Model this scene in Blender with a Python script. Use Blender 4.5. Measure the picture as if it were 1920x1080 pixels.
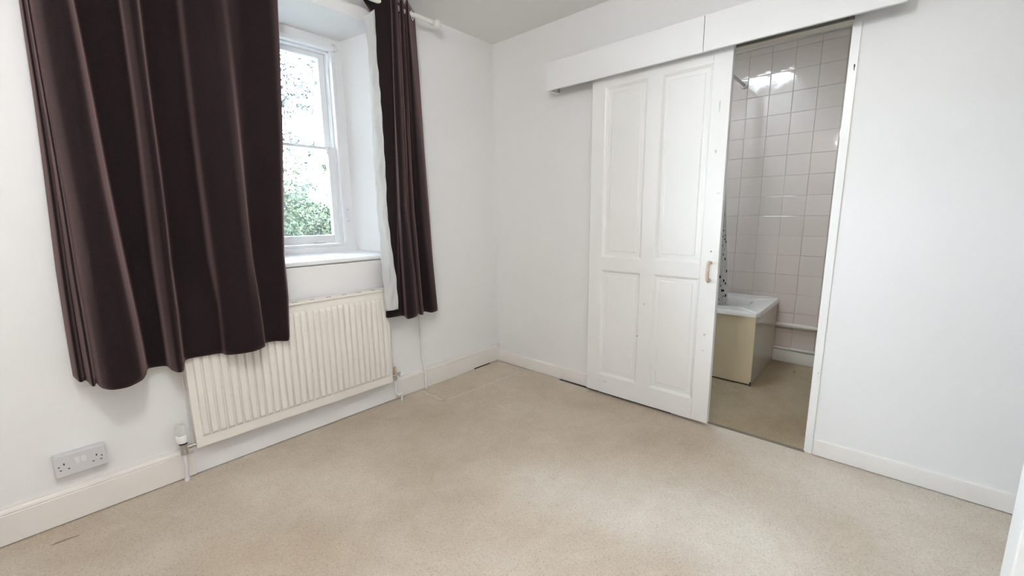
import bpy, bmesh, math, random
from mathutils import Vector, Matrix
random.seed(7)
for o in list(bpy.data.objects): bpy.data.objects.remove(o)
S = bpy.context.scene
COL = S.collection

# ------------------------------------------------------------------ camera
cam = bpy.data.cameras.new('camera'); camo = bpy.data.objects.new('camera', cam); COL.objects.link(camo)
Rr = ((0.66542588, -0.74638887, -0.01058570), (-0.13379144, -0.10530322, -0.98539895), (0.73437610, 0.65712623, -0.16993192))
M = Matrix.Identity(4)
for i in range(3):
    M[i][0] = Rr[0][i]; M[i][1] = -Rr[1][i]; M[i][2] = -Rr[2][i]
M.translation = Vector((-2.43823, -2.34586, 1.19))
camo.matrix_world = M
cam.sensor_width = 36; cam.lens = 793.0931 * 36 / 1920; cam.clip_start = 0.02; cam.clip_end = 500
S.camera = camo

# ------------------------------------------------------------------ world, sun, exposure
W = bpy.data.worlds.new('sky'); S.world = W; W.use_nodes = True
nt = W.node_tree; nt.nodes.clear()
out = nt.nodes.new('ShaderNodeOutputWorld'); bg = nt.nodes.new('ShaderNodeBackground')
tc = nt.nodes.new('ShaderNodeTexCoord'); sep = nt.nodes.new('ShaderNodeSeparateXYZ'); cr = nt.nodes.new('ShaderNodeValToRGB')
nt.links.new(tc.outputs['Generated'], sep.inputs[0]); nt.links.new(sep.outputs['Z'], cr.inputs[0])
cr.color_ramp.elements[0].position = 0.0; cr.color_ramp.elements[0].color = (0.80, 0.90, 1.0, 1)
cr.color_ramp.elements[1].position = 0.8; cr.color_ramp.elements[1].color = (0.62, 0.79, 1.0, 1)
nt.links.new(cr.outputs[0], bg.inputs[0]); nt.links.new(bg.outputs[0], out.inputs[0])
bg.inputs[1].default_value = 16.0
sun = bpy.data.lights.new('sun', 'SUN'); suno = bpy.data.objects.new('sun', sun); COL.objects.link(suno)
sun.energy = 5.0; sun.angle = math.radians(2); sun.color = (1, 0.95, 0.88)
suno.rotation_euler = (math.radians(48), 0, math.radians(-18))      # from behind the house: no direct sun through the window
def portal(loc, rot, sx, sy):
    l = bpy.data.lights.new('portal', 'AREA'); l.shape = 'RECTANGLE'; l.size = sx; l.size_y = sy
    l.cycles.is_portal = True
    o = bpy.data.objects.new('portal', l); o.location = loc; o.rotation_euler = rot; COL.objects.link(o)
portal((-1.543, 0.46, 1.6), (math.radians(-90), 0, 0), 1.02, 1.26)
portal((0.39, -1.295, 2.56), (0, 0, 0), 0.62, 0.47)
S.view_settings.view_transform = 'Standard'; S.view_settings.look = 'None'
S.view_settings.gamma = 1; S.view_settings.use_curve_mapping = False
S.view_settings.exposure = 1.58

# ------------------------------------------------------------------ helpers
def mat(name, col, rough=0.5, metal=0.0, spec=0.5, noise=None, bump=None, **kw):
    """noise=(scale, col2, lo, hi); bump=(scale, strength, distance)"""
    m = bpy.data.materials.new(name); m.use_nodes = True
    n = m.node_tree; b = n.nodes['Principled BSDF']
    b.inputs['Base Color'].default_value = (*col, 1); b.inputs['Roughness'].default_value = rough
    b.inputs['Metallic'].default_value = metal; b.inputs['Specular IOR Level'].default_value = spec
    for k, v in kw.items(): b.inputs[k.replace('_', ' ')].default_value = v
    t = n.nodes.new('ShaderNodeTexCoord')
    if noise:
        x = n.nodes.new('ShaderNodeTexNoise'); x.inputs['Scale'].default_value = noise[0]; x.inputs['Detail'].default_value = 5
        r = n.nodes.new('ShaderNodeValToRGB'); r.color_ramp.elements[0].position = noise[2]; r.color_ramp.elements[1].position = noise[3]
        r.color_ramp.elements[0].color = (*col, 1); r.color_ramp.elements[1].color = (*noise[1], 1)
        n.links.new(t.outputs['Object'], x.inputs['Vector']); n.links.new(x.outputs['Fac'], r.inputs[0]); n.links.new(r.outputs[0], b.inputs['Base Color'])
    if bump:
        x = n.nodes.new('ShaderNodeTexNoise'); x.inputs['Scale'].default_value = bump[0]; x.inputs['Detail'].default_value = 3
        u = n.nodes.new('ShaderNodeBump'); u.inputs['Strength'].default_value = bump[1]; u.inputs['Distance'].default_value = bump[2]
        n.links.new(t.outputs['Object'], x.inputs['Vector']); n.links.new(x.outputs['Fac'], u.inputs['Height']); n.links.new(u.outputs[0], b.inputs['Normal'])
    return m

def obj(name, bm, m, parent=None, smooth=False, kind=None):
    me = bpy.data.meshes.new(name)
    if isinstance(bm, bmesh.types.BMesh):
        bmesh.ops.recalc_face_normals(bm, faces=bm.faces[:]) if bm.faces else None
        bm.to_mesh(me); bm.free()
    else: me = bm
    if m is not None: me.materials.append(m)
    if smooth:
        for p in me.polygons: p.use_smooth = True
    o = bpy.data.objects.new(name, me); COL.objects.link(o)
    if parent: o.parent = parent; o.matrix_parent_inverse = Matrix.Identity(4); o.location = -world_loc(parent)
    if kind: o['kind'] = kind
    return o
def world_loc(p):
    v = Vector((0, 0, 0))
    while p: v += p.location; p = p.parent
    return v
def thing(name, label, cat, loc, group=None):
    o = bpy.data.objects.new(name, None); COL.objects.link(o); o.location = loc; o.empty_display_size = 0.1
    o['label'] = label; o['category'] = cat
    if group: o['group'] = group
    return o
def tag(o, label, cat):
    o['label'] = label; o['category'] = cat; return o
def autos(o, ang=35):
    me = o.data
    for p in me.polygons: p.use_smooth = True
    me.set_sharp_from_angle(angle=math.radians(ang)); return o
def box(bm, lo, hi, bev=0.0, seg=2):
    vs = [bm.verts.new((x, y, z)) for x in (lo[0], hi[0]) for y in (lo[1], hi[1]) for z in (lo[2], hi[2])]
    idx = ((0,1,3,2),(4,6,7,5),(0,4,5,1),(2,3,7,6),(0,2,6,4),(1,5,7,3))
    fs = [bm.faces.new([vs[i] for i in f]) for f in idx]
    if bev:
        es = {e for f in fs for e in f.edges}
        bmesh.ops.bevel(bm, geom=list(es), offset=bev, segments=seg, affect='EDGES', profile=0.5)
    return bm
def bx(lo, hi, bev=0.0, seg=2): return box(bmesh.new(), lo, hi, bev, seg)
def tube(bm, pts, r, n=12, cap=True):
    pts = [Vector(p) for p in pts]; rs = r if isinstance(r, (list, tuple)) else [r]*len(pts)
    rings = []; up = None
    for i, p in enumerate(pts):
        a = pts[max(i-1, 0)]; b = pts[min(i+1, len(pts)-1)]; d = (b-a).normalized()
        if up is None:
            up = Vector((0, 0, 1)) if abs(d.z) < 0.9 else Vector((1, 0, 0))
        u = (up - d*up.dot(d)).normalized(); v = d.cross(u); up = u
        rings.append([bm.verts.new(p + (u*math.cos(t)+v*math.sin(t))*rs[i]) for t in (2*math.pi*k/n for k in range(n))])
    for a, b in zip(rings, rings[1:]):
        for k in range(n): bm.faces.new((a[k], a[(k+1)%n], b[(k+1)%n], b[k]))
    if cap: bm.faces.new(rings[0][::-1]); bm.faces.new(rings[-1])
    return bm
def lathe(bm, prof, c=(0,0,0), axis='z', n=24, rib=None):
    c = Vector(c); rings = []
    for (r, h) in prof:
        ring = []
        for k in range(n):
            t = 2*math.pi*k/n; rr = r
            if rib and rib[0] <= h <= rib[1]: rr = r*(1 - (0.15 if k % 2 else 0))
            x, y = rr*math.cos(t), rr*math.sin(t)
            v = Vector((x, y, h)) if axis == 'z' else (Vector((h, x, y)) if axis == 'x' else Vector((x, h, y)))
            ring.append(bm.verts.new(c+v))
        rings.append(ring)
    for a, b in zip(rings, rings[1:]):
        for k in range(n): bm.faces.new((a[k], a[(k+1)%n], b[(k+1)%n], b[k]))
    bm.faces.new(rings[0][::-1]); bm.faces.new(rings[-1])
    return bm
def extr(bm, prof, axis, a, b):
    """extrude closed 2D profile; axis 'x': prof=(y,z); 'y': prof=(x,z); 'z': prof=(x,y)"""
    def P(p, t): return (t, p[0], p[1]) if axis == 'x' else ((p[0], t, p[1]) if axis == 'y' else (p[0], p[1], t))
    A = [bm.verts.new(P(p, a)) for p in prof]; B = [bm.verts.new(P(p, b)) for p in prof]
    n = len(prof)
    for i in range(n): bm.faces.new((A[i], A[(i+1)%n], B[(i+1)%n], B[i]))
    bm.faces.new(A[::-1]); bm.faces.new(B)
    return bm
def rect_ring(bm, A, B):
    for k in range(4): bm.faces.new((A[k], A[(k+1)%4], B[(k+1)%4], B[k]))
def torus(bm, c, nrm, R_, r, n=28, m=10):
    c = Vector(c); nrm = Vector(nrm).normalized(); u = nrm.orthogonal().normalized(); v = nrm.cross(u)
    rings = []
    for i in range(n):
        t = 2*math.pi*i/n; d = u*math.cos(t)+v*math.sin(t)
        rings.append([bm.verts.new(c + d*(R_+r*math.cos(s)) + nrm*(r*math.sin(s))) for s in (2*math.pi*k/m for k in range(m))])
    for i in range(n):
        a, b = rings[i], rings[(i+1)%n]
        for k in range(m): bm.faces.new((a[k], a[(k+1)%m], b[(k+1)%m], b[k]))
    return bm

# ------------------------------------------------------------------ materials
wallm = mat('wall_paint', (0.87, 0.855, 0.84), 0.65, spec=0.3, noise=(1.2, (0.85, 0.835, 0.82), 0.35, 0.7), bump=(170, 0.35, 0.0012))
revm = mat('reveal_paint', (0.86, 0.86, 0.86), 0.6, spec=0.3, bump=(120, 0.2, 0.001))
ceilm = mat('ceiling_paint', (0.90, 0.885, 0.86), 0.8, spec=0.2, bump=(150, 0.2, 0.001))
gloss = mat('white_gloss_paint', (0.88, 0.865, 0.84), 0.3, noise=(2.5, (0.85, 0.84, 0.81), 0.4, 0.75), bump=(35, 0.15, 0.0008))
skirtm = mat('skirting_paint', (0.84, 0.80, 0.755), 0.38, noise=(5, (0.79, 0.74, 0.69), 0.5, 0.85), bump=(40, 0.15, 0.001))
coverm = mat('board_paint', (0.86, 0.85, 0.84), 0.5)
sashm = mat('sash_paint', (0.86, 0.86, 0.86), 0.35)
darkm = mat('dark_gap', (0.035, 0.035, 0.04), 0.9)
radm = mat('radiator_enamel', (0.84, 0.80, 0.735), 0.35, noise=(6, (0.82, 0.775, 0.70), 0.4, 0.8))
slotm = mat('grille_dark', (0.12, 0.11, 0.10), 0.8)
plast = mat('grey_white_plastic', (0.66, 0.64, 0.65), 0.35)
plastw = mat('white_plastic', (0.86, 0.85, 0.83), 0.3)
blackm = mat('black_plastic', (0.015, 0.015, 0.015), 0.4)
nickel = mat('dull_nickel', (0.50, 0.47, 0.43), 0.35, 0.9)
chrome = mat('chrome', (0.75, 0.75, 0.75), 0.15, 1.0)
brass = mat('tan_cap', (0.62, 0.45, 0.26), 0.5, bump=(80, 0.3, 0.001))
pipem = mat('pipe_paint', (0.82, 0.81, 0.79), 0.35)
woodm = mat('pale_wood', (0.62, 0.46, 0.34), 0.45, noise=(30, (0.70, 0.55, 0.42), 0.35, 0.7))
polem = mat('cream_pole', (0.82, 0.79, 0.73), 0.4)
tilem = mat('tile_glaze', (0.70, 0.60, 0.545), 0.06, spec=0.6, bump=(7, 0.45, 0.004))
tilew = [tilem, mat('tile_glaze_b', (0.68, 0.585, 0.53), 0.07, spec=0.6, bump=(8, 0.5, 0.004)), mat('tile_glaze_c', (0.71, 0.61, 0.56), 0.06, spec=0.6, bump=(6, 0.45, 0.004))]
groutm = mat('grout', (0.50, 0.44, 0.40), 0.9, noise=(4, (0.34, 0.30, 0.27), 0.5, 0.72))
bathm = mat('bath_acrylic', (0.78, 0.74, 0.70), 0.18)
panelm = mat('bath_panel_cream', (0.66, 0.555, 0.385), 0.22, bump=(3, 0.1, 0.003))
bskirt = mat('bath_skirting', (0.68, 0.63, 0.56), 0.4)
lin = bpy.data.materials.new('lining_cloth'); lin.use_nodes = True
n = lin.node_tree; n.nodes.clear()
o_ = n.nodes.new('ShaderNodeOutputMaterial'); mx = n.nodes.new('ShaderNodeMixShader'); d_ = n.nodes.new('ShaderNodeBsdfDiffuse'); t_ = n.nodes.new('ShaderNodeBsdfTranslucent')
d_.inputs[0].default_value = (0.78, 0.78, 0.77, 1); t_.inputs[0].default_value = (0.7, 0.7, 0.68, 1); mx.inputs[0].default_value = 0.35
n.links.new(d_.outputs[0], mx.inputs[1]); n.links.new(t_.outputs[0], mx.inputs[2]); n.links.new(mx.outputs[0], o_.inputs[0])

def velvet(name, base, sheen):
    m = mat(name, base, 0.85, spec=0.15, noise=(260, tuple(c*1.7 for c in base), 0.35, 0.7), bump=(420, 0.35, 0.0012))
    b = m.node_tree.nodes['Principled BSDF']
    b.inputs['Sheen Weight'].default_value = 0.68; b.inputs['Sheen Roughness'].default_value = 0.42; b.inputs['Sheen Tint'].default_value = (*sheen, 1)
    return m
curtm = velvet('brown_velvet', (0.0115, 0.0068, 0.0072), (0.48, 0.32, 0.31))

def carpet(name, c1, c2, c3):
    m = bpy.data.materials.new(name); m.use_nodes = True; n = m.node_tree; b = n.nodes['Principled BSDF']
    b.inputs['Roughness'].default_value = 0.95; b.inputs['Specular IOR Level'].default_value = 0.1
    b.inputs['Sheen Weight'].default_value = 0.25; b.inputs['Sheen Tint'].default_value = (*c2, 1)
    t = n.nodes.new('ShaderNodeTexCoord')
    def nz(sc, det, dist=0.0):
        x = n.nodes.new('ShaderNodeTexNoise'); x.inputs['Scale'].default_value = sc; x.inputs['Detail'].default_value = det
        x.inputs['Distortion'].default_value = dist; n.links.new(t.outputs['Object'], x.inputs['Vector']); return x
    def ramp(x, stops):
        r = n.nodes.new('ShaderNodeValToRGB'); e = r.color_ramp.elements
        e[0].position, e[0].color = stops[0][0], (*stops[0][1], 1); e[1].position, e[1].color = stops[-1][0], (*stops[-1][1], 1)
        for p, c in stops[1:-1]: q = e.new(p); q.color = (*c, 1)
        n.links.new(x.outputs['Fac'], r.inputs[0]); return r
    big = ramp(nz(1.3, 4, 0.4), [(0.30, c1), (0.5, tuple((a+b_)/2 for a, b_ in zip(c1, c2))), (0.66, c2)])
    fine = ramp(nz(150, 4, 1.0), [(0.28, (0.66, 0.63, 0.60)), (0.48, (0.95, 0.95, 0.95)), (0.7, (1.05, 1.05, 1.05))])
    mid = ramp(nz(9, 3, 0.8), [(0.25, c3), (0.6, (1.0, 1.0, 1.0))])
    a = n.nodes.new('ShaderNodeMix'); a.data_type = 'RGBA'; a.blend_type = 'MULTIPLY'; a.inputs[0].default_value = 0.75
    n.links.new(big.outputs[0], a.inputs[6]); n.links.new(fine.outputs[0], a.inputs[7])
    a2 = n.nodes.new('ShaderNodeMix'); a2.data_type = 'RGBA'; a2.blend_type = 'MULTIPLY'; a2.inputs[0].default_value = 0.6
    n.links.new(a.outputs[2], a2.inputs[6]); n.links.new(mid.outputs[0], a2.inputs[7])
    n.links.new(a2.outputs[2], b.inputs['Base Color'])
    h1 = nz(140, 4, 1.5); h2 = nz(28, 2, 0.6); ad = n.nodes.new('ShaderNodeMath'); ad.operation = 'ADD'
    n.links.new(h1.outputs['Fac'], ad.inputs[0]); n.links.new(h2.outputs['Fac'], ad.inputs[1])
    u = n.nodes.new('ShaderNodeBump'); u.inputs['Strength'].default_value = 0.9; u.inputs['Distance'].default_value = 0.012
    n.links.new(ad.outputs[0], u.inputs['Height']); n.links.new(u.outputs[0], b.inputs['Normal'])
    return m, a2, b
carpm, cmix, cb = carpet('beige_carpet', (0.71, 0.575, 0.435), (0.92, 0.82, 0.70), (0.90, 0.87, 0.83))
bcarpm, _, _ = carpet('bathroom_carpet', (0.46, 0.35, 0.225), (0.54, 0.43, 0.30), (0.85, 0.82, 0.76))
stainm = mat('carpet_stain', (0.36, 0.27, 0.19), 0.95)

glass = bpy.data.materials.new('window_glass'); glass.use_nodes = True
n = glass.node_tree; n.nodes.clear()
o_ = n.nodes.new('ShaderNodeOutputMaterial'); mx = n.nodes.new('ShaderNodeMixShader'); tr = n.nodes.new('ShaderNodeBsdfTransparent'); gl = n.nodes.new('ShaderNodeBsdfGlossy'); fr = n.nodes.new('ShaderNodeFresnel')
tr.inputs[0].default_value = (0.94, 0.96, 0.96, 1); gl.inputs['Roughness'].default_value = 0.0; fr.inputs[0].default_value = 1.45
n.links.new(fr.outputs[0], mx.inputs[0]); n.links.new(tr.outputs[0], mx.inputs[1]); n.links.new(gl.outputs[0], mx.inputs[2])
mh = n.nodes.new('ShaderNodeMixShader'); tl = n.nodes.new('ShaderNodeBsdfTranslucent'); tl.inputs[0].default_value = (0.9, 0.95, 0.97, 1); mh.inputs[0].default_value = 0.004
n.links.new(mx.outputs[0], mh.inputs[1]); n.links.new(tl.outputs[0], mh.inputs[2]); n.links.new(mh.outputs[0], o_.inputs[0])
frost = bpy.data.materials.new('frosted_glass'); frost.use_nodes = True
n = frost.node_tree; n.nodes.clear()
o_ = n.nodes.new('ShaderNodeOutputMaterial'); mx = n.nodes.new('ShaderNodeMixShader'); tr = n.nodes.new('ShaderNodeBsdfTransparent'); tl = n.nodes.new('ShaderNodeBsdfTranslucent')
tr.inputs[0].default_value = (0.80, 0.78, 0.74, 1); tl.inputs[0].default_value = (0.75, 0.75, 0.72, 1); mx.inputs[0].default_value = 0.35
n.links.new(tr.outputs[0], mx.inputs[1]); n.links.new(tl.outputs[0], mx.inputs[2]); n.links.new(mx.outputs[0], o_.inputs[0])

CZ = 2.43          # ceiling height
XL, YN = -3.4, -2.66
# ------------------------------------------------------------------ room shell
# floor: carpet with the raised seams of the patched strip by the corner
def ridge(x, y):
    h = 0.0
    def seg(x0, y0, x1, y1, hh, w):
        dx, dy = x1-x0, y1-y0; t = max(0, min(1, ((x-x0)*dx+(y-y0)*dy)/(dx*dx+dy*dy)))
        d = math.hypot(x-x0-t*dx, y-y0-t*dy); return hh*math.exp(-(d/w)**2)
    h += seg(-0.81, -0.03, -0.807, -0.294, 0.011, 0.016)
    h += seg(-0.807, -0.294, -0.07, -0.33, 0.009, 0.016)
    if -0.81 < x < -0.02 and y > -0.30: h += 0.002
    return h
bm = bmesh.new(); 
xs = [XL + i*(3.4/200) for i in range(201)]; ys = [-3.3 + i*(3.3/195) for i in range(196)]
xs = sorted(set([round(v, 4) for v in xs] + [round(-0.84+i*0.004, 4) for i in range(16)]))
ys = sorted(set([round(v, 4) for v in ys] + [round(-0.36+i*0.004, 4) for i in range(26)]))
gv = [[bm.verts.new((x, y, ridge(x, y))) for y in ys] for x in xs]
for i in range(len(xs)-1):
    for j in range(len(ys)-1): bm.faces.new((gv[i][j], gv[i+1][j], gv[i+1][j+1], gv[i][j+1]))
fl = obj('floor', bm, carpm, smooth=True, kind='structure')
fl['label'] = 'beige cut-pile bedroom carpet with a raised seam near the corner'
def blob(cx, cy, L, w, ang, z, nn=16):
    bm = bmesh.new(); vs = []
    for k in range(nn):
        t = 2*math.pi*k/nn; r = 1+0.25*math.sin(3*t+cx*9)
        x, y = L*math.cos(t)*r, w*math.sin(t)*r
        vs.append(bm.verts.new((cx+x*math.cos(ang)-y*math.sin(ang), cy+x*math.sin(ang)+y*math.cos(ang), z)))
    bm.faces.new(vs); r = bmesh.ops.extrude_face_region(bm, geom=bm.faces[:])
    bmesh.ops.translate(bm, verts=[v for v in r['geom'] if isinstance(v, bmesh.types.BMVert)], vec=(0, 0, 0.0008))
    return bm
o = obj('stain', blob(-2.518, -0.1415, 0.036, 0.0045, -0.1, 0.0006), stainm, fl); o['label'] = 'thin brown scorch line in the carpet'

seamm, _, _ = carpet('pale_seam', (0.86, 0.75, 0.62), (0.95, 0.86, 0.75), (0.90, 0.87, 0.83))  # seam strips, paler than the carpet around them
def strip(pts, w, h):
    bm = bmesh.new(); prev = None
    for i, (x, y) in enumerate(pts):
        a = pts[max(i-1, 0)]; b = pts[min(i+1, len(pts)-1)]; d = Vector((b[0]-a[0], b[1]-a[1], 0)).normalized(); nn = Vector((-d.y, d.x, 0))
        z = ridge(x, y); ww = w*(0.7+0.5*abs(math.sin(i*2.1)))
        row = [bm.verts.new(Vector((x, y, z))+nn*ww*k+Vector((0, 0, h*(1-abs(k))-0.001))) for k in (-1, -0.5, 0, 0.5, 1)]
        if prev:
            for k in range(4): bm.faces.new((prev[k], prev[k+1], row[k+1], row[k]))
        prev = row
    return bm
obj('seam', strip([(-0.815+0.004*math.sin(i), -0.045-0.25*i/14) for i in range(15)], 0.010, 0.005), seamm, fl, smooth=True)
obj('seam', strip([(-0.80+0.70*i/30, -0.295-0.033*i/30+0.003*math.sin(i*1.3)) for i in range(31)], 0.006, 0.003), seamm, fl, smooth=True)
# wall_left: the window wall at y=0 with a deep splayed reveal
bm = bmesh.new()
def R4(x0, x1, z0, z1, y): return [bm.verts.new(p) for p in ((x0, y, z0), (x1, y, z0), (x1, y, z1), (x0, y, z1))]
WX0, WX1 = -2.163, -0.923
o1 = R4(XL-0.12, 0.0, -0.05, CZ+0.05, 0.0); i1 = R4(WX0, WX1, 0.925, 2.278, 0.0); i2 = R4(-2.048, -1.036, 0.955, 2.246, 0.30); i3 = R4(-2.048, -1.036, 0.955, 2.246, 0.46); o2 = R4(XL-0.12, 0.0, -0.05, CZ+0.05, 0.46)
rect_ring(bm, o1, i1); rect_ring(bm, i1, i2); rect_ring(bm, i2, i3); rect_ring(bm, i3, o2); rect_ring(bm, o2, o1)
obj('wall_left', bm, wallm, kind='structure')
# wall_right: x=0 with the bathroom opening y -1.42..-2.134, head 2.0
bm = bmesh.new()
def Q4(y0, y1, z0, z1, x): return [bm.verts.new(p) for p in ((x, y0, z0), (x, y1, z0), (x, y1, z1), (x, y0, z1))]
OY0, OY1, OZ = -2.134, -1.42, 2.0
o1 = Q4(-3.42, 0.46, -0.05, CZ+0.05, 0.0); i1 = Q4(OY0, OY1, -0.03, OZ, 0.0); i2 = Q4(OY0, OY1, -0.03, OZ, 0.06); o2 = Q4(-3.42, 0.46, -0.05, CZ+0.05, 0.06)
rect_ring(bm, o1, i1); rect_ring(bm, i1, i2); rect_ring(bm, i2, o2); rect_ring(bm, o2, o1)
wr = obj('wall_right', bm, wallm, kind='structure')
# near wall and the passage past its end
EX = -0.915
obj('wall_near', bx((XL-0.12, -2.80, -0.05), (EX-0.09, YN, CZ+0.05)), wallm, kind='structure')
obj('wall_passage', bx((EX-0.4, -3.42, -0.05), (0.0, -3.30, CZ+0.05)), wallm, kind='structure')
obj('wall_passage_side', bx((EX-0.4, -3.30, -0.05), (EX-0.28, -2.80, CZ+0.05)), wallm, kind='structure')
# wall behind the camera with a second window opening
obj('wall_rear', bx((XL-0.12, -2.80, -0.05), (XL, 0.0, CZ+0.05)), wallm, kind='structure')
obj('ceiling', bx((XL-0.12, -3.42, CZ), (0.0, 0.46, CZ+0.12)), ceilm, kind='structure')

# skirtings
def skirt_profile_y(h, t, y0=0.0, s=-1):
    return [(y0, 0.004), (y0+s*t, 0.004), (y0+s*t, h*0.80), (y0+s*t*0.80, h*0.815), (y0+s*t*0.95, h*0.85), (y0+s*t*0.8, h*0.90), (y0+s*t*0.4, h*0.94), (y0+s*t*0.35, h), (y0, h)]
def flat_profile(h, t, c=0.0, s=-1):
    return [(c, 0.004), (c+s*t, 0.004), (c+s*t, h-0.012), (c+s*t*0.8, h-0.004), (c+s*t*0.45, h), (c, h)]
autos(obj('baseboard_left', extr(bmesh.new(), skirt_profile_y(0.145, 0.018), 'x', XL, -2.08), skirtm, kind='structure'), 30)
bm = bmesh.new(); pf = skirt_profile_y(0.145, 0.018)
for a, b, lift in ((-0.993, -0.29, 0), (-0.29, -0.02, 0.012)):
    extr(bm, [(y, max(z, lift)) for y, z in pf], 'x', a, b)
extr(bm, [(0, 0.0), (-0.024, 0), (-0.024, 0.150), (0, 0.150)], 'x', -0.02, 0.0)
b2 = autos(obj('baseboard_left_far', bm, skirtm, kind='structure'), 30)
obj('gap', bx((-0.285, -0.0170, 0.0), (-0.115, -0.001, 0.0125)), darkm, b2)
bb = autos(obj('baseboard_right', extr(bmesh.new(), flat_profile(0.092, 0.014), 'y', -0.024, -1.40), skirtm, kind='structure'), 30)
autos(obj('baseboard_right_near', extr(bmesh.new(), flat_profile(0.085, 0.014), 'y', -2.168, -3.30), skirtm, kind='structure'), 30)
autos(obj('baseboard_near', extr(bmesh.new(), [(y, z) for y, z in skirt_profile_y(0.145, 0.018, YN, 1)], 'x', XL, EX-0.09), skirtm, kind='structure'), 30)
# bare dark strip where the carpet stops short of the skirting
obj('floor_gap', bx((-0.030, -1.46, 0.0), (-0.0142, -0.645, 0.0045)), darkm, fl)
# door frame at the end of the near wall
bm = bmesh.new(); box(bm, (EX-0.09, -2.80, 0), (EX, YN+0.018, 2.06), 0.004)
obj('door_2', bm, gloss, kind='structure')

# ------------------------------------------------------------------ window_1 (sash window in the reveal)
wroot = bpy.data.objects.new('window_1', None); COL.objects.link(wroot); wroot.location = (-1.542, 0.3, 0.955); wroot['kind'] = 'structure'
wroot['label'] = 'white painted timber sash window with one bar, in a deep reveal'
cxw = -1.542
def both(bm, x0, x1, y0, y1, z0, z1, bev=0.003):
    box(bm, (x0, y0, z0), (x1, y1, z1), bev); box(bm, (2*cxw-x1, y0, z0), (2*cxw-x0, y1, z1), bev)
bm = bmesh.new()
both(bm, -1.092, -1.034, 0.300, 0.40, 0.955, 2.246, 0)               # box frame face
box(bm, (-1.992, 0.300, 2.196), (-1.092, 0.40, 2.246))
both(bm, -1.110, -1.090, 0.284, 0.32, 1.022, 2.174, 0.003)           # staff bead
box(bm, (-1.994, 0.284, 2.174), (-1.090, 0.32, 2.198), 0.003)
both(bm, -1.118, -1.106, 0.32, 0.42, 0.98, 2.19, 0)                  # pulley stile
box(bm, (-1.978, 0.32, 2.166), (-1.106, 0.42, 2.19))
obj('window_frame', bm, sashm, wroot)
bm = bmesh.new(); box(bm, (-2.046, 0.270, 0.970), (-1.038, 0.44, 1.008), 0.004); box(bm, (-1.99, 0.283, 1.008), (-1.092, 0.40, 1.022), 0.003)
obj('window_cill', bm, sashm, wroot)
def sash(nm, y0, y1, z0, z1, rb, rt, st):
    bm = bmesh.new()
    x0, x1 = -1.966, -1.118
    box(bm, (x0, y0, z0), (x0+st, y1, z1), 0.003); box(bm, (x1-st, y0, z0), (x1, y1, z1), 0.003)
    box(bm, (x0+st, y0, z0), (x1-st, y1, z0+rb), 0.003); box(bm, (x0+st, y0, z1-rt), (x1-st, y1, z1), 0.003)
    # glazing rebate moulding
    s = obj(nm, bm, sashm, wroot)
    for a in ((x0+st, z0+rb, x0+st+0.006, z1-rt), (x1-st-0.006, z0+rb, x1-st, z1-rt)):
        pass
    ym = (y0+y1)/2
    obj('pane', bx((x0+st-0.002, ym-0.002, z0+rb-0.002), (x1-st+0.002, ym+0.002, z1-rt+0.002)), glass, s)
    return s
s1 = sash('lower_sash', 0.322, 0.358, 1.024, 1.618, 0.054, 0.016, 0.040)
s2 = sash('upper_sash', 0.362, 0.396, 1.600, 2.166, 0.016, 0.030, 0.038)
bm = bmesh.new()
for sx in (-1.158, -1.926): box(bm, (sx-0.006 if sx > -1.5 else sx, 0.324, 1.575), (sx if sx > -1.5 else sx+0.006, 0.356, 1.604), 0.002)
obj('sash_horn', bm, sashm, s1)
bm = bmesh.new()
box(bm, (-1.292, 0.302, 1.030), (-1.222, 0.322, 1.036), 0.002); box(bm, (-1.285, 0.290, 1.034), (-1.229, 0.303, 1.045), 0.003)
obj('sash_lift', bm, plastw, s1)
# reveal board (window sill) and the flat panel under it
bm = bmesh.new()
pr = [(-0.022, 0.944), (-0.020, 0.936), (-0.010, 0.931), (0.005, 0.931), (0.30, 0.935), (0.30, 0.976), (0.0, 0.957), (-0.014, 0.956), (-0.020, 0.951)]
def splay(bm, prof):
    rows = []
    for (y, z) in prof:
        w = 0.5*(WX1-WX0) - max(0, y)/0.3*0.1145
        rows.append((bm.verts.new((-1.543-w, y, z)), bm.verts.new((-1.543+w, y, z))))
    k = len(rows)
    for i in range(k): bm.faces.new((rows[i][0], rows[i][1], rows[(i+1)%k][1], rows[(i+1)%k][0]))
    bm.faces.new([r[0] for r in rows]); bm.faces.new([r[1] for r in rows][::-1])
splay(bm, pr)
autos(obj('trim_1', bm, sashm, kind='structure'), 40)['label'] = 'white painted window sill board'
bm = bmesh.new(); box(bm, (-2.08, -0.016, 0.004), (-0.993, 0.0, 0.928), 0.002)
t2 = obj('trim_2', bm, wallm, kind='structure'); t2['label'] = 'flat painted panel below the window sill, behind the radiator'
# ------------------------------------------------------------------ bathroom shell
BX = 1.46; BY0, BY1 = -2.75, 0.0
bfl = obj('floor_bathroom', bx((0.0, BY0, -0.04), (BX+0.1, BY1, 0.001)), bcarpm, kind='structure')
obj('carpet_mark', blob(1.233, -1.905, 0.022, 0.010, 0.3, 0.0012), stainm, bfl)
bm = bmesh.new(); box(bm, (-0.012, OY0+0.002, 0.0), (0.010, OY1, 0.0035), 0.001)
obj('threshold_joint', bm, mat('joint', (0.20, 0.16, 0.12), 0.9), bfl)
wf = obj('wall_far', bx((BX+0.0025, BY0, -0.04), (BX+0.1, BY1, CZ+0.1)), groutm, kind='structure')
wf['label'] = 'glossy pinkish white square wall tiles of the bathroom'
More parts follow.
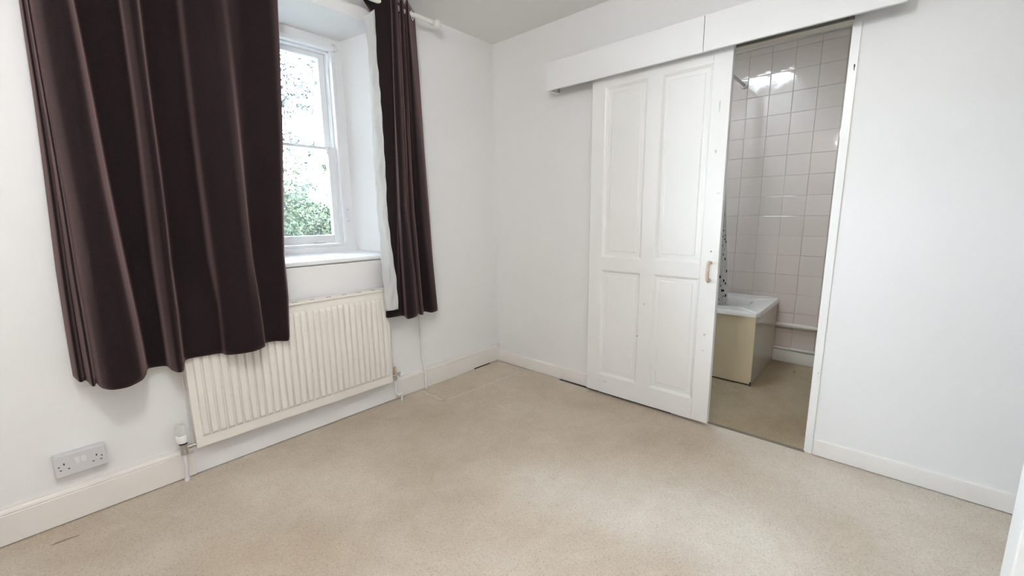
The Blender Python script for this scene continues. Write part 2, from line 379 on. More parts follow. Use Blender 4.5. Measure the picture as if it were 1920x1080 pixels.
# square wall tiles, each a piece of its own
def tile_mesh(w, h):
    bm = bmesh.new(); e = 0.0022
    A = [(-w/2, -h/2), (w/2, -h/2), (w/2, h/2), (-w/2, h/2)]
    lo = [bm.verts.new((0.006, a, b)) for a, b in A]; md = [bm.verts.new((0.0010, a, b)) for a, b in A]
    hi = [bm.verts.new((0.0, a-math.copysign(e, a), b-math.copysign(e, b))) for a, b in A]
    for P, Q in ((lo, md), (md, hi)):
        for k in range(4): bm.faces.new((P[k], P[(k+1)%4], Q[(k+1)%4], Q[k]))
    bm.faces.new(hi); bmesh.ops.recalc_face_normals(bm, faces=bm.faces[:])
    me = bpy.data.meshes.new('tile'); bm.to_mesh(me); bm.free(); return me
tmesh = []
for m_ in tilew:
    me = tile_mesh(0.1515, 0.1507); me.materials.append(m_); tmesh.append(me)
rng = random.Random(3)
for r in range(16):
    zc = 0.094 + 0.1525*r + 0.07625; cut = r == 15
    for c in range(13):
        yc = -1.377 + 0.1535*(4-c) - 0.07675
        o = bpy.data.objects.new('tile', rng.choice(tmesh)); COL.objects.link(o); o.parent = wf
        o.location = (BX + rng.uniform(-0.0008, 0.0004), yc + rng.uniform(-0.0006, 0.0006), zc + rng.uniform(-0.0006, 0.0006))
        o.rotation_euler = (0, rng.uniform(-0.0025, 0.0025), rng.uniform(-0.0025, 0.0025))
        if cut: o.scale[2] = 0.31; o.location[2] = 2.405
# other bathroom walls
btile = mat('bath_side_wall', (0.62, 0.575, 0.54), 0.3)
obj('wall_bathroom_end', bx((0.06, BY0-0.1, -0.04), (BX+0.1, BY0, CZ+0.1)), btile, kind='structure')
obj('wall_bathroom_back', bx((0.06, BY1, -0.04), (BX+0.1, BY1+0.1, CZ+0.1)), btile, kind='structure')
bm = bmesh.new()
def H4(x0, x1, y0, y1, z): return [bm.verts.new(p) for p in ((x0, y0, z), (x1, y0, z), (x1, y1, z), (x0, y1, z))]
a = H4(0.06, BX+0.1, BY0-0.1, BY1+0.1, CZ); b = H4(0.08+0.03, 0.70, -1.53, -1.06, CZ); c = H4(0.11, 0.70, -1.53, -1.06, CZ+0.12); d = H4(0.06, BX+0.1, BY0-0.1, BY1+0.1, CZ+0.12)
rect_ring(bm, a, b); rect_ring(bm, b, c); rect_ring(bm, c, d); rect_ring(bm, d, a)
obj('ceiling_bathroom', bm, ceilm, kind='structure')
w3 = bpy.data.objects.new('window_2', None); COL.objects.link(w3); w3.location = (0.4, -1.295, CZ+0.06); w3['kind'] = 'structure'; w3['label'] = 'rooflight of the bathroom, seen mirrored in the tiles'
bm = bmesh.new()
for lo, hi in (((0.11, -1.53, CZ+0.03), (0.13, -1.06, CZ+0.07)), ((0.68, -1.53, CZ+0.03), (0.70, -1.06, CZ+0.07)), ((0.13, -1.53, CZ+0.03), (0.68, -1.51, CZ+0.07)), ((0.13, -1.08, CZ+0.03), (0.68, -1.06, CZ+0.07))): box(bm, lo, hi)
obj('window_frame', bm, sashm, w3); obj('pane', bx((0.13, -1.51, CZ+0.048), (0.68, -1.08, CZ+0.052)), frost, w3)
# skirting and pipes along the tiled wall
autos(obj('baseboard_far', extr(bmesh.new(), flat_profile(0.100, 0.020, BX), 'y', -1.716, BY0), bskirt, kind='structure'), 30)
bp = thing('heating_pipe', 'thick cream painted pipe along the foot of the bathroom tiles, beside the bath', 'pipe', (BX-0.03, -2.2, 0.306))
autos(obj('pipe', tube(bmesh.new(), [(BX-0.026, -1.719, 0.306), (BX-0.026, -2.7, 0.309)], 0.0195, 20), bskirt, bp), 40)
bm = bmesh.new()
for yy in (-2.25,): box(bm, (BX-0.026, yy-0.008, 0.280), (BX, yy+0.008, 0.332), 0.003)
obj('pipe_clip', bm, bskirt, bp)
bp2 = thing('skirting_pipe', 'thinner cream pipe resting on the bathroom skirting board', 'pipe', (BX-0.012, -2.2, 0.113))
autos(obj('pipe', tube(bmesh.new(), [(BX-0.013, -1.719, 0.113), (BX-0.013, -2.7, 0.113)], 0.0125, 16), bskirt, bp2), 40)

# bath
bath = thing('bath', 'white bath with cream side panel and glossy end panel, behind the sliding door', 'bath', (1.09, -0.9, 0))
bx0, bx1, by0, by1, bz = 0.715, 1.452, -1.738, -0.06, 0.520
def sup(cx, cy, a, b, z, nn, k=2.6):
    r = []
    for i in range(nn):
        t = 2*math.pi*i/nn; c, s = math.cos(t), math.sin(t)
        r.append((cx+a*math.copysign(abs(c)**(2/k), c), cy+b*math.copysign(abs(s)**(2/k), s), z))
    return r
def rrect(cx, cy, a, b, z, nn, k=14): return sup(cx, cy, a, b, z, nn, k)
bm = bmesh.new(); NN = 96
cx, cy = (bx0+bx1)/2, (by0+by1)/2; A, B = (bx1-bx0)/2, (by1-by0)/2
loops = [rrect(cx, cy, A-0.012, B-0.012, bz-0.036, NN, 18), rrect(cx, cy, A, B, bz-0.032, NN, 18), rrect(cx, cy, A, B, bz-0.008, NN, 18), rrect(cx, cy, A-0.006, B-0.006, bz, NN, 18),
         sup(cx, cy, A-0.085, B-0.120, bz-0.001, NN, 3.2), sup(cx, cy, A-0.096, B-0.135, bz-0.010, NN, 3.0), sup(cx, cy, A-0.115, B-0.165, bz-0.07, NN, 2.8), sup(cx, cy, A-0.15, B-0.22, bz-0.24, NN, 2.8),
         sup(cx, cy, A-0.19, B-0.28, bz-0.36, NN, 2.6), sup(cx, cy, A-0.28, B-0.40, bz-0.395, NN, 2.4)]
rv = [[bm.verts.new(p) for p in l] for l in loops]
for p, q in zip(rv, rv[1:]):
    for k in range(NN): bm.faces.new((p[k], p[(k+1)%NN], q[(k+1)%NN], q[k]))
bm.faces.new(rv[-1])
autos(obj('tub', bm, bathm, bath), 45)
bm = bmesh.new(); box(bm, (0.727, -1.722, 0.012), (0.740, -0.05, 0.492), 0.003)
o = obj('side_panel', bm, panelm, bath); o['label'] = 'cream bath side panel'
bm = bmesh.new(); box(bm, (0.741, -1.720, 0.004), (1.452, -1.706, 0.490), 0.002)
o = obj('end_panel', bm, mat('end_panel_gloss', (0.62, 0.57, 0.46), 0.07, spec=0.8), bath); o['label'] = 'glossy bath end panel'
bm = bmesh.new(); box(bm, (0.724, -1.724, 0.0), (0.732, -1.714, 0.030), 0.001); obj('chipped_corner', bm, darkm, bath)

# shower rail
sr = thing('shower_rail', 'bare chrome shower rail end fixed to the tiles high above the bath', 'rail', (BX, -1.351, 2.182))
bm = tube(bmesh.new(), [(BX-0.002, -1.351, 2.182), (0.84, -1.351, 2.182), (0.80, -1.345, 2.182), (0.775, -1.325, 2.182), (0.765, -1.29, 2.182), (0.765, -0.02, 2.182)], 0.0115, 16)
autos(obj('rail', bm, mat('rail_chrome', (0.45, 0.43, 0.42), 0.22, 1.0), sr), 50)
autos(obj('wall_flange', lathe(bmesh.new(), [(0.026, -0.012), (0.028, -0.008), (0.028, -0.001)], (BX, -1.351, 2.182), 'x'), mat('flange_plastic', (0.66, 0.62, 0.59), 0.4), sr), 40)

# shower curtain with printed black dots
scm = bpy.data.materials.new('dotted_curtain'); scm.use_nodes = True; n = scm.node_tree; b = n.nodes['Principled BSDF']
b.inputs['Roughness'].default_value = 0.4
t = n.nodes.new('ShaderNodeTexCoord'); v = n.nodes.new('ShaderNodeTexVoronoi'); v.inputs['Scale'].default_value = 26; v.inputs['Randomness'].default_value = 0.75
r = n.nodes.new('ShaderNodeValToRGB'); r.color_ramp.interpolation = 'CONSTANT'; r.color_ramp.elements[0].color = (0.01, 0.01, 0.01, 1); r.color_ramp.elements[1].color = (0.72, 0.69, 0.66, 1); r.color_ramp.elements[1].position = 0.30
n.links.new(t.outputs['UV'], v.inputs['Vector']); n.links.new(v.outputs['Distance'], r.inputs[0]); n.links.new(r.outputs[0], b.inputs['Base Color'])
sc = thing('shower_curtain', 'white shower curtain with black spots hanging into the bath, behind the door edge', 'shower curtain', (1.0, -1.36, 0.46))
bm = bmesh.new(); uvl = bm.loops.layers.uv.new('UVMap')
cols = 150; rows = 24; g = []
for i in range(cols+1):
    u = i/cols; colv = []
    for j in range(rows+1):
        w = j/rows; z = 2.150 - w*1.69
        q = w**1.4; x = (0.80 + 0.16*u)*(1-q) + (0.865+0.33*u)*q; amp = 0.018 + 0.038*w
        y = -1.345 + amp*math.sin(u*2*math.pi*7.5 + 0.6*math.sin(w*3)) - 0.030*w
        colv.append(bm.verts.new((x + 0.008*math.sin(u*40+w*2), y, z)))
    g.append(colv)
for i in range(cols):
    for j in range(rows):
        f = bm.faces.new((g[i][j], g[i+1][j], g[i+1][j+1], g[i][j+1]))
        for l, (a, c) in zip(f.loops, ((i, j), (i+1, j), (i+1, j+1), (i, j+1))): l[uvl].uv = (a/cols*1.35, c/rows*1.69)
autos(obj('cloth', bm, scm, sc, smooth=True), 80)
for k in range(8):
    obj('curtain_ring', torus(bmesh.new(), (0.87+0.013*k, -1.351, 2.170), (1, 0.1, 0), 0.021, 0.0018, 18, 6), plastw, sc, smooth=True)

# ------------------------------------------------------------------ sliding door, its boxing and lining
door = bpy.data.objects.new('door_1', None); COL.objects.link(door); door.location = (-0.041, -1.286, 0.02); door['kind'] = 'structure'
door['label'] = 'white four-panel sliding door standing open in front of the wall'
DX0, DX1 = -0.060, -0.024; DY0, DY1 = -1.679, -0.893; DZ0, DZ1 = 0.020, 2.06
PY = ((-1.588, -1.326), (-1.247, -0.984)); PZ = ((0.140, 0.841), (0.921, 1.933))
bm = bmesh.new(); bv = 0.0025
box(bm, (DX0, DY0, DZ0), (DX1, PY[0][0], DZ1), bv); box(bm, (DX0, PY[0][1], DZ0), (DX1, PY[1][0], DZ1), 0); box(bm, (DX0, PY[1][1], DZ0), (DX1, DY1, DZ1), bv)
for a, b in PY:
    for z0, z1 in ((DZ0, PZ[0][0]), (PZ[0][1], PZ[1][0]), (PZ[1][1], DZ1)): box(bm, (DX0, a, z0), (DX1, b, z1), 0)
bmesh.ops.remove_doubles(bm, verts=bm.verts[:], dist=0.0002)
df = obj('door_frame', bm, gloss, door); df['label'] = 'stiles and rails of the sliding door'
for a, b in PY:
    for z0, z1 in PZ:
        bm = bmesh.new(); x = DX0; prev = None
        for ins, dep in ((0, 0.0), (0.004, 0.002), (0.012, 0.010), (0.016, 0.0145), (0.032, 0.0145), (0.036, 0.0150), (0.040, 0.0118), (0.043, 0.0110)):
            q = [bm.verts.new((x+dep, yy, zz)) for yy, zz in ((a+ins, z0+ins), (b-ins, z0+ins), (b-ins, z1-ins), (a+ins, z1-ins))]
            if prev:
                for k in range(4): bm.faces.new((prev[k], prev[(k+1)%4], q[(k+1)%4], q[k]))
            prev = q
        bm.faces.new(prev); box(bm, (DX0+0.020, a, z0), (DX1-0.004, b, z1))
        obj('panel', bm, gloss, door)
# paint scars and filled holes on the door
patch = mat('paint_scar', (0.62, 0.59, 0.55), 0.6)
def mark(y, z, w, h, x=DX0, m=patch, par=door, nm='paint_scar', s=-1):
    bm = bmesh.new(); nn = 9; vs = []
    for k in range(nn):
        t = 2*math.pi*k/nn; rr = 1+0.3*math.sin(2.3*k+y*50)
        vs.append(bm.verts.new((x+s*0.0006, y+w*rr*math.cos(t), z+h*rr*math.sin(t))))
    bm.faces.new(vs); r = bmesh.ops.extrude_face_region(bm, geom=bm.faces[:])
    bmesh.ops.translate(bm, verts=[q for q in r['geom'] if isinstance(q, bmesh.types.BMVert)], vec=(-s*0.0004, 0, 0))
    return obj(nm, bm, m, par)
for y, z, w, h in ((-1.634, 0.53, 0.006, 0.008), (-1.630, 0.44, 0.004, 0.003), (-1.628, 1.50, 0.005, 0.010), (-1.655, 1.29, 0.012, 0.002), (-1.28, 0.655, 0.005, 0.006), (-1.03, 0.10, 0.018, 0.002), (-0.99, 0.10, 0.008, 0.002), (-1.632, 1.72, 0.003, 0.03)): mark(y, z, w, h)
for y, z in ((-1.638, 0.988), (-1.245, 0.45)): mark(y, z, 0.0035, 0.0035, m=blackm, nm='screw_hole')
# pull handle
hd = bmesh.new(); yc = -1.640
tube(hd, [(-0.060, yc, 0.929), (-0.085, yc, 0.933), (-0.098, yc, 0.927), (-0.104, yc, 0.912), (-0.105, yc, 0.882), (-0.104, yc, 0.852), (-0.098, yc, 0.837), (-0.085, yc, 0.831), (-0.060, yc, 0.835)], 0.0085, 14)
h_ = obj('handle', hd, woodm, door, smooth=True); h_['label'] = 'pale wooden pull handle'
# the lining of the opening
bm = bmesh.new()
box(bm, (-0.003, OY0, 0.0), (0.064, OY0+0.006, OZ-0.006), 0.001)            # right jamb lining
box(bm, (-0.004, OY0-0.026, 0.0), (0.0, OY0+0.001, OZ), 0.001)
jl = obj('trim_3', bm, gloss, kind='structure'); jl['label'] = 'white timber lining of the bathroom opening'
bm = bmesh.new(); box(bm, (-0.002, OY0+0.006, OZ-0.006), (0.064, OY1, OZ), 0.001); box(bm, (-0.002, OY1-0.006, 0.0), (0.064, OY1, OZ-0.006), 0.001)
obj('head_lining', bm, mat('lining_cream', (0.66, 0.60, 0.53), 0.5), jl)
# boxing board over the sliding gear
bt = bpy.data.objects.new('trim_4', None); COL.objects.link(bt); bt.location = (-0.12, -1.4, 2.05); bt['kind'] = 'structure'; bt['label'] = 'long white boxing board in two lengths over the sliding door track'
def board(y0, y1): 
    bm = bmesh.new(); box(bm, (-0.120, y0, 1.974), (-0.104, y1, 2.141), 0.0012); return bm
obj('board', board(-1.552, -0.587), coverm, bt); obj('board', board(-2.30, -1.5545), coverm, bt)
bm = bmesh.new(); box(bm, (-0.104, -0.603, 1.976), (-0.002, -0.587, 2.139), 0.001); obj('board_end', bm, coverm, bt)
bm = bmesh.new(); box(bm, (-0.104, -2.30, 2.126), (-0.002, -0.603, 2.139), 0.001); obj('board_top', bm, coverm, bt)
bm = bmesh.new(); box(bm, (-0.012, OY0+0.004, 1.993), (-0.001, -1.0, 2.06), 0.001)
obj('shade_strip', bm, mat('shade_grey', (0.22, 0.21, 0.19), 0.5, 0.3), bt)  # dark strip laid on the wall band to imitate shade under the boxing
tk = obj('door_track', extr(bmesh.new(), [(-0.062, 2.075), (-0.022, 2.075), (-0.022, 2.118), (-0.062, 2.118)], 'y', -0.62, -2.14), nickel, bt)
bm = bmesh.new(); box(bm, (-0.046, -2.133, 1.992), (-0.010, -2.118, 2.075), 0.002); box(bm, (-0.050, -2.112, 1.999), (-0.014, -2.098, 2.075), 0.002)
obj('track_stop', bm, blackm, bt)
bm = bmesh.new(); box(bm, (-0.070, -0.648, 1.966), (-0.055, -0.640, 2.075), 0.001); obj('track_bracket', bm, nickel, bt)
# nail mark
mark(-2.150, 1.80, 0.0025, 0.014, x=-0.004, m=darkm, par=wr, nm='nail_hole')
mark(-2.150, 0.42, 0.002, 0.002, x=-0.004, m=darkm, par=wr, nm='nail_hole')

# ------------------------------------------------------------------ radiator
rad = thing('radiator', 'cream ribbed panel radiator with top grille on the wall under the window', 'radiator', (-1.57, -0.07, 0.155))
RX0, RX1, RZ0, RZ1, RY = -2.074, -1.052, 0.158, 0.744, -0.100
prof = []   # fluted front, as x -> depth, with pressed ends
P_ = 0.0338; nr = 29; x0 = RX0 + 0.5*(RX1-RX0 - nr*P_)
us = [(0, 0.0), (0.14, 0.0), (0.24, 0.85), (0.32, 1.0), (0.80, 1.0), (0.90, 0.85)]
X = [RX0, RX0+0.006]; Ddep = [0, 0]
for k in range(nr):
    for u, d in us: X.append(x0 + (k+u)*P_); Ddep.append(d)
X += [x0+nr*P_, RX1-0.006, RX1]; Ddep += [0, 0, 0]
Zs = [(RZ0, 0), (RZ0+0.008, 0), (RZ0+0.046, 0), (RZ0+0.056, 0.75), (RZ0+0.062, 1), (RZ1-0.055, 1), (RZ1-0.049, 0.75), (RZ1-0.039, 0), (RZ1-0.006, 0), (RZ1, 0)]
bm = bmesh.new(); g = []
for i, (x, d) in enumerate(zip(X, Ddep)):
    c = []
    for j, (z, w) in enumerate(Zs):
        y = RY + 0.0125 - 0.0125*d*w
        if i in (0, len(X)-1) or j in (0, len(Zs)-1): y = RY + 0.013
        c.append(bm.verts.new((x, y, z)))
    g.append(c)
for i in range(len(g)-1):
    for j in range(len(Zs)-1): bm.faces.new((g[i][j], g[i+1][j], g[i+1][j+1], g[i][j+1]))
box(bm, (RX0, RY+0.013, RZ0), (RX1, RY+0.020, RZ1))
autos(obj('front_panel', bm, radm, rad), 25)
bm = bmesh.new(); box(bm, (RX0+0.012, RY+0.020, RZ0+0.03), (RX1-0.012, -0.045, RZ1-0.02)); obj('convector_fins', bm, slotm, rad)
# side covers and top grille
for s, (a, b) in enumerate(((RX0, RX0+0.004), (RX1-0.004, RX1))):
    bm = bmesh.new(); box(bm, (a, RY+0.020, RZ0+0.004), (b, -0.035, RZ1+0.008), 0.001); obj('side_cover', bm, radm, rad)
bm = bmesh.new()
box(bm, (RX0-0.003, RY+0.004, RZ1), (RX1+0.003, RY+0.018, RZ1+0.013), 0.003); box(bm, (RX0-0.003, -0.046, RZ1), (RX1+0.003, -0.032, RZ1+0.013), 0.003)
box(bm, (RX0-0.002, RY+0.018, RZ1+0.006), (RX1+0.002, -0.046, RZ1+0.010))
tg = obj('top_grille', bm, radm, rad)
k = RX0+0.03
while k < RX1-0.03:
    for q in (0, 0.014): obj('grille_slot', bx((k+q, RY+0.024, RZ1+0.0095), (k+q+0.005, -0.052, RZ1+0.0108)), slotm, tg)
    k += 0.090
for xx in (-1.85, -1.27): obj('wall_bracket', bx((xx-0.02, -0.045, 0.25), (xx+0.02, -0.015, 0.66)), radm, rad)

# thermostatic valve, left of the radiator
tv = thing('thermostatic_valve', 'white-capped thermostatic valve on a white pipe left of the radiator', 'valve', (-2.113, -0.045, 0.0))
vx, vy = -2.118, -0.060
autos(obj('cap', lathe(bmesh.new(), [(0.010, 0.282), (0.0155, 0.280), (0.0175, 0.272), (0.0185, 0.230)], (vx-0.002, vy, 0), 'z', 30, (0.225, 0.279)), mat('clear_cap', (0.70, 0.69, 0.67), 0.3), tv), 30)
autos(obj('collar', lathe(bmesh.new(), [(0.0200, 0.232), (0.0222, 0.228), (0.0222, 0.204), (0.0205, 0.198)], (vx-0.001, vy, 0)), plastw, tv), 40)
autos(obj('seal_ring', lathe(bmesh.new(), [(0.0165, 0.199), (0.0165, 0.189)], (vx, vy, 0)), blackm, tv), 40)
bm = lathe(bmesh.new(), [(0.0135, 0.190), (0.0125, 0.172), (0.0110, 0.160), (0.0135, 0.155), (0.0135, 0.140)], (vx, vy, 0), 'z', 12)
lathe(bm, [(0.0075, 0.0), (0.0075, 0.012), (0.0105, 0.013), (0.0105, 0.026), (0.0075, 0.027), (0.0075, 0.045)], (vx+0.004, vy, 0.168), 'x', 12)
autos(obj('body', bm, nickel, tv), 40)
bm = tube(bmesh.new(), [(vx, vy, 0.141), (vx, vy+0.002, 0.10), (vx-0.002, -0.045, 0.03), (vx-0.002, -0.042, 0.0)], 0.0078, 14)
autos(obj('pipe', bm, pipem, tv), 50)
autos(obj('pipe_sleeve', lathe(bmesh.new(), [(0.0100, 0.0), (0.0104, 0.018), (0.0092, 0.020)], (vx-0.002, -0.043, 0)), pipem, tv), 40)

# lockshield valve, right of the radiator
lv = thing('lockshield_valve', 'small radiator valve with tan cap and bent white pipe right of the radiator', 'valve', (-1.0, -0.05, 0.0))
vx, vy = -1.017, -0.060
autos(obj('cap', lathe(bmesh.new(), [(0.0085, 0.202), (0.0100, 0.204), (0.0098, 0.236), (0.0085, 0.239)], (vx, vy, 0)), brass, lv), 40)
bm = lathe(bmesh.new(), [(0.0085, 0.203), (0.0070, 0.190), (0.0075, 0.176), (0.0110, 0.174), (0.0110, 0.158), (0.0080, 0.150)], (vx, vy, 0), 'z', 12)
tube(bm, [(-1.052, vy, 0.186), (vx, vy, 0.186), (vx+0.020, vy-0.002, 0.189), (vx+0.036, vy-0.004, 0.191)], [0.006, 0.006, 0.006, 0.0075], 12)
tube(bm, [(vx+0.020, vy-0.004, 0.186), (vx+0.031, vy-0.006, 0.170)], 0.0052, 10)
autos(obj('body', bm, chrome, lv), 40)
bm = tube(bmesh.new(), [(vx, vy, 0.152), (vx+0.002, vy, 0.075), (vx+0.004, vy, 0.058), (vx+0.010, vy, 0.050), (vx+0.034, vy, 0.046)], 0.0070, 14)
tube(bm, [(vx+0.040, vy, 0.050), (vx+0.041, vy+0.002, 0.030), (vx+0.041, vy+0.004, 0.0)], 0.0072, 14)
lathe(bm, [(0.0098, 0.030), (0.0098, 0.052)], (vx+0.040, vy, 0), 'z', 14)
autos(obj('pipe', bm, pipem, lv), 50)

# surface pipe running down the wall
sp = tube(bmesh.new(), [(-0.768, -0.010, CZ), (-0.770, -0.010, 0.53), (-0.768, -0.010, 0.26), (-0.765, -0.014, 0.20), (-0.762, -0.026, 0.155), (-0.761, -0.029, 0.10), (-0.760, -0.029, 0.0)], 0.0072, 14)
o = autos(obj('surface_pipe', sp, pipem), 60); tag(o, 'thin white pipe running down the wall over the skirting, below the short curtain', 'pipe')

# double socket
sk = thing('double_socket', 'white double wall socket with two switches, left of the radiator', 'socket', (-2.4355, 0, 0.203))
sx0, sx1, sz0, sz1 = -2.509, -2.363, 0.203, 0.289
obj('back_box', bx((sx0+0.001, -0.030, sz0+0.001), (sx1-0.001, 0.0, sz1-0.001), 0.003), plast, sk)
obj('faceplate', bx((sx0, -0.040, sz0), (sx1, -0.030, sz1), 0.0035, 3), plast, sk)
for k in (-1, 1):
    c = -2.436 + k*0.0085
    bm = bmesh.new(); box(bm, (c-0.0075, -0.0425, 0.243), (c+0.0075, -0.038, 0.268), 0.0012)
    bmesh.ops.rotate(bm, verts=bm.verts[:], cent=(c, -0.040, 0.256), matrix=Matrix.Rotation(math.radians(5), 3, 'X'))
    obj('rocker_switch', bm, mat('rocker_white', (0.76, 0.75, 0.74), 0.35), sk)
    c2 = -2.436 + k*0.0455
    bm = bmesh.new(); box(bm, (c2-0.002, -0.0406, 0.250), (c2+0.002, -0.0395, 0.258)); box(bm, (c2-0.0145, -0.0406, 0.230), (c2-0.0080, -0.0395, 0.2335)); box(bm, (c2+0.0080, -0.0406, 0.230), (c2+0.0145, -0.0395, 0.2335))
    obj('pin_hole', bm, blackm, sk)
    obj('screw', lathe(bmesh.new(), [(0.0028, 0.0), (0.0028, -0.0012)], (-2.436+k*0.0603, -0.0398, 0.246), 'y', 12), slotm, sk)

# blind bracket and cord cleat in the reveal
bb_ = thing('blind_bracket', 'small round white blind bracket at the top corner of the window', 'bracket', (-1.082, 0.28, 2.196))
obj('plate', lathe(bmesh.new(), [(0.021, 0.0), (0.022, -0.004), (0.021, -0.010), (0.014, -0.012), (0.013, -0.004)], (-1.080, 0.300, 2.198), 'y', 28), plastw, bb_)
obj('hook', tube(bmesh.new(), [(-1.088, 0.292, 2.214), (-1.090, 0.270, 2.206), (-1.086, 0.262, 2.194), (-1.080, 0.266, 2.184)], 0.0035, 10), plastw, bb_, smooth=True)
cc = thing('cord_cleat', 'small clear white cord cleat on the side of the window frame', 'cleat', (-1.070, 0.295, 1.20))
obj('hook', tube(bmesh.new(), [(-1.070, 0.300, 1.235), (-1.070, 0.282, 1.240), (-1.069, 0.278, 1.215), (-1.069, 0.280, 1.170), (-1.070, 0.300, 1.160)], 0.003, 10), plastw, cc, smooth=True)
obj('base', bx((-1.077, 0.293, 1.182), (-1.063, 0.300, 1.214), 0.002), plastw, cc)

# ------------------------------------------------------------------ curtain pole and curtains
def rz(x): return 2.349 + 0.012*(x+0.85)
pole = thing('curtain_pole', 'cream wooden curtain pole with ball ends above the window', 'curtain pole', (-1.54, -0.12, 2.34))
autos(obj('pole', tube(bmesh.new(), [(-2.46, -0.12, rz(-2.46)), (-0.66, -0.12, rz(-0.66))], 0.0125, 20), polem, pole), 50)
for sx, ex in ((1, -0.66), (-1, -2.46)):
    pf = [(0.0125, 0.0), (0.0165, 0.001), (0.0165, 0.008), (0.0105, 0.010), (0.0105, 0.016)] + [(0.0265*math.sin(a), 0.041-0.0265*math.cos(a)) for a in [math.radians(d) for d in range(28, 178, 10)]]
    obj('finial', lathe(bmesh.new(), [(r, sx*h) for r, h in pf], (ex, -0.12, rz(ex)), 'x', 28), polem, pole, smooth=True)
for bxx in (-0.905, -2.30):
    bm = tube(bmesh.new(), [(bxx, 0.0, rz(bxx)-0.012), (bxx, -0.10, rz(bxx)-0.014)], 0.006, 12); lathe(bm, [(0.024, 0.0), (0.024, -0.006), (0.010, -0.010)], (bxx, 0, rz(bxx)-0.012), 'y', 20)
    torus(bm, (bxx, -0.12, rz(bxx)), (1, 0, 0), 0.0165, 0.004, 20, 8)
    obj('bracket', bm, polem, pole, smooth=True)

def crom(a, b, c, d, t, k=0.42):
    m1 = (c-a)*k; m2 = (d-b)*k
    return (2*t**3-3*t**2+1)*b + (t**3-2*t**2+t)*m1 + (-2*t**3+3*t**2)*c + (t**3-t**2)*m2
def curtain_mesh(levels, ztop, sub=6, rows=60, wob=0.004, seed=1):
    """levels: lists of (x,y,z), top first; every list has the same columns"""
    rg = random.Random(seed)
    ncol = len(levels[0]); smoothed = []
    for L in levels:
        P = [Vector(p) for p in L]; S_ = []
        for i in range(ncol-1):
            a = P[max(i-1, 0)]; b = P[i]; c = P[i+1]; d = P[min(i+2, ncol-1)]
            for s in range(sub): S_.append(crom(a, b, c, d, s/sub))
        S_.append(P[-1]); smoothed.append(S_)
    bm = bmesh.new(); g = []
    n_ = len(smoothed[0])
    ph = [rg.uniform(0, 6.28) for _ in range(6)]
    for i in range(n_):
        pts = [s[i] for s in smoothed]
        # extend to ztop along the first span
        a, b = pts[0], pts[1]; k = (ztop-a.z)/(a.z-b.z) if a.z != b.z else 0
        k = min(k, 0.35); top = a + (a-b)*k; top.y = a.y; top.z = ztop
        pts = [top] + pts
        col = []
        for j in range(rows+1):
            w = j/rows; z = ztop + (pts[-1].z-ztop)*w
            for q in range(len(pts)-1):
                if z >= pts[q+1].z - 1e-6: break
            t = (pts[q].z-z)/max(1e-6, pts[q].z-pts[q+1].z); p = pts[q].lerp(pts[q+1], t)
            u = i/n_
            f = wob*min(1, w*2.0+0.2)
            y = p.y + f*math.sin(u*37+ph[0]+2.5*math.sin(z*2.1+ph[1])) + f*0.6*math.sin(z*7+u*21+ph[2])
            x = p.x + f*0.7*math.sin(z*4.3+u*13+ph[3])
            col.append(bm.verts.new((x, y, z)))
        g.append(col)
    for i in range(n_-1):
        for j in range(rows): bm.faces.new((g[i][j], g[i+1][j], g[i+1][j+1], g[i][j+1]))
    return bm
def cloth(nm, bm, m, par, th=0.003):
    o = obj(nm, bm, m, par, smooth=True)
    s = o.modifiers.new('thick', 'SOLIDIFY'); s.thickness = th; s.offset = 0
    return o
LB = [(-2.41, -0.04, 0.596), (-2.395, -0.1, 0.581), (-2.378, -0.07, 0.575), (-2.364, -0.15, 0.566), (-2.353, -0.09, 0.563), (-2.343, -0.16, 0.558), (-2.318, -0.205, 0.554), (-2.278, -0.215, 0.553), (-2.236, -0.19, 0.560), (-2.214, -0.13, 0.565), (-2.195, -0.06, 0.567), (-2.135, -0.055, 0.560), (-2.124, -0.12, 0.554), (-2.110, -0.165, 0.553), (-2.092, -0.155, 0.554), (-2.072, -0.120, 0.586), (-2.0, -0.117, 0.585), (-1.943, -0.120, 0.583), (-1.930, -0.16, 0.581), (-1.885, -0.195, 0.582), (-1.835, -0.205, 0.583), (-1.785, -0.175, 0.586), (-1.764, -0.125, 0.59), (-1.715, -0.118, 0.586), (-1.665, -0.150, 0.582), (-1.644, -0.120, 0.596)]
LM = [(-2.40, -0.03, 1.0), (-2.386, -0.09, 1.0), (-2.374, -0.06, 1.0), (-2.362, -0.13, 1.0), (-2.352, -0.07, 1.0), (-2.344, -0.14, 1.0), (-2.318, -0.20, 1.0), (-2.282, -0.215, 1.0), (-2.243, -0.19, 1.0), (-2.222, -0.12, 1.0), (-2.200, -0.03, 1.0), (-2.130, -0.03, 1.0), (-2.116, -0.11, 1.0), (-2.101, -0.165, 1.0), (-2.083, -0.145, 1.0), (-2.064, -0.05, 1.0), (-2.0, -0.025, 1.0), (-1.940, -0.05, 1.0), (-1.926, -0.14, 1.0), (-1.880, -0.190, 1.0), (-1.832, -0.215, 1.0), (-1.785, -0.165, 1.0), (-1.764, -0.10, 1.0), (-1.710, -0.085, 1.0), (-1.645, -0.125, 1.0), (-1.617, -0.085, 1.0)]
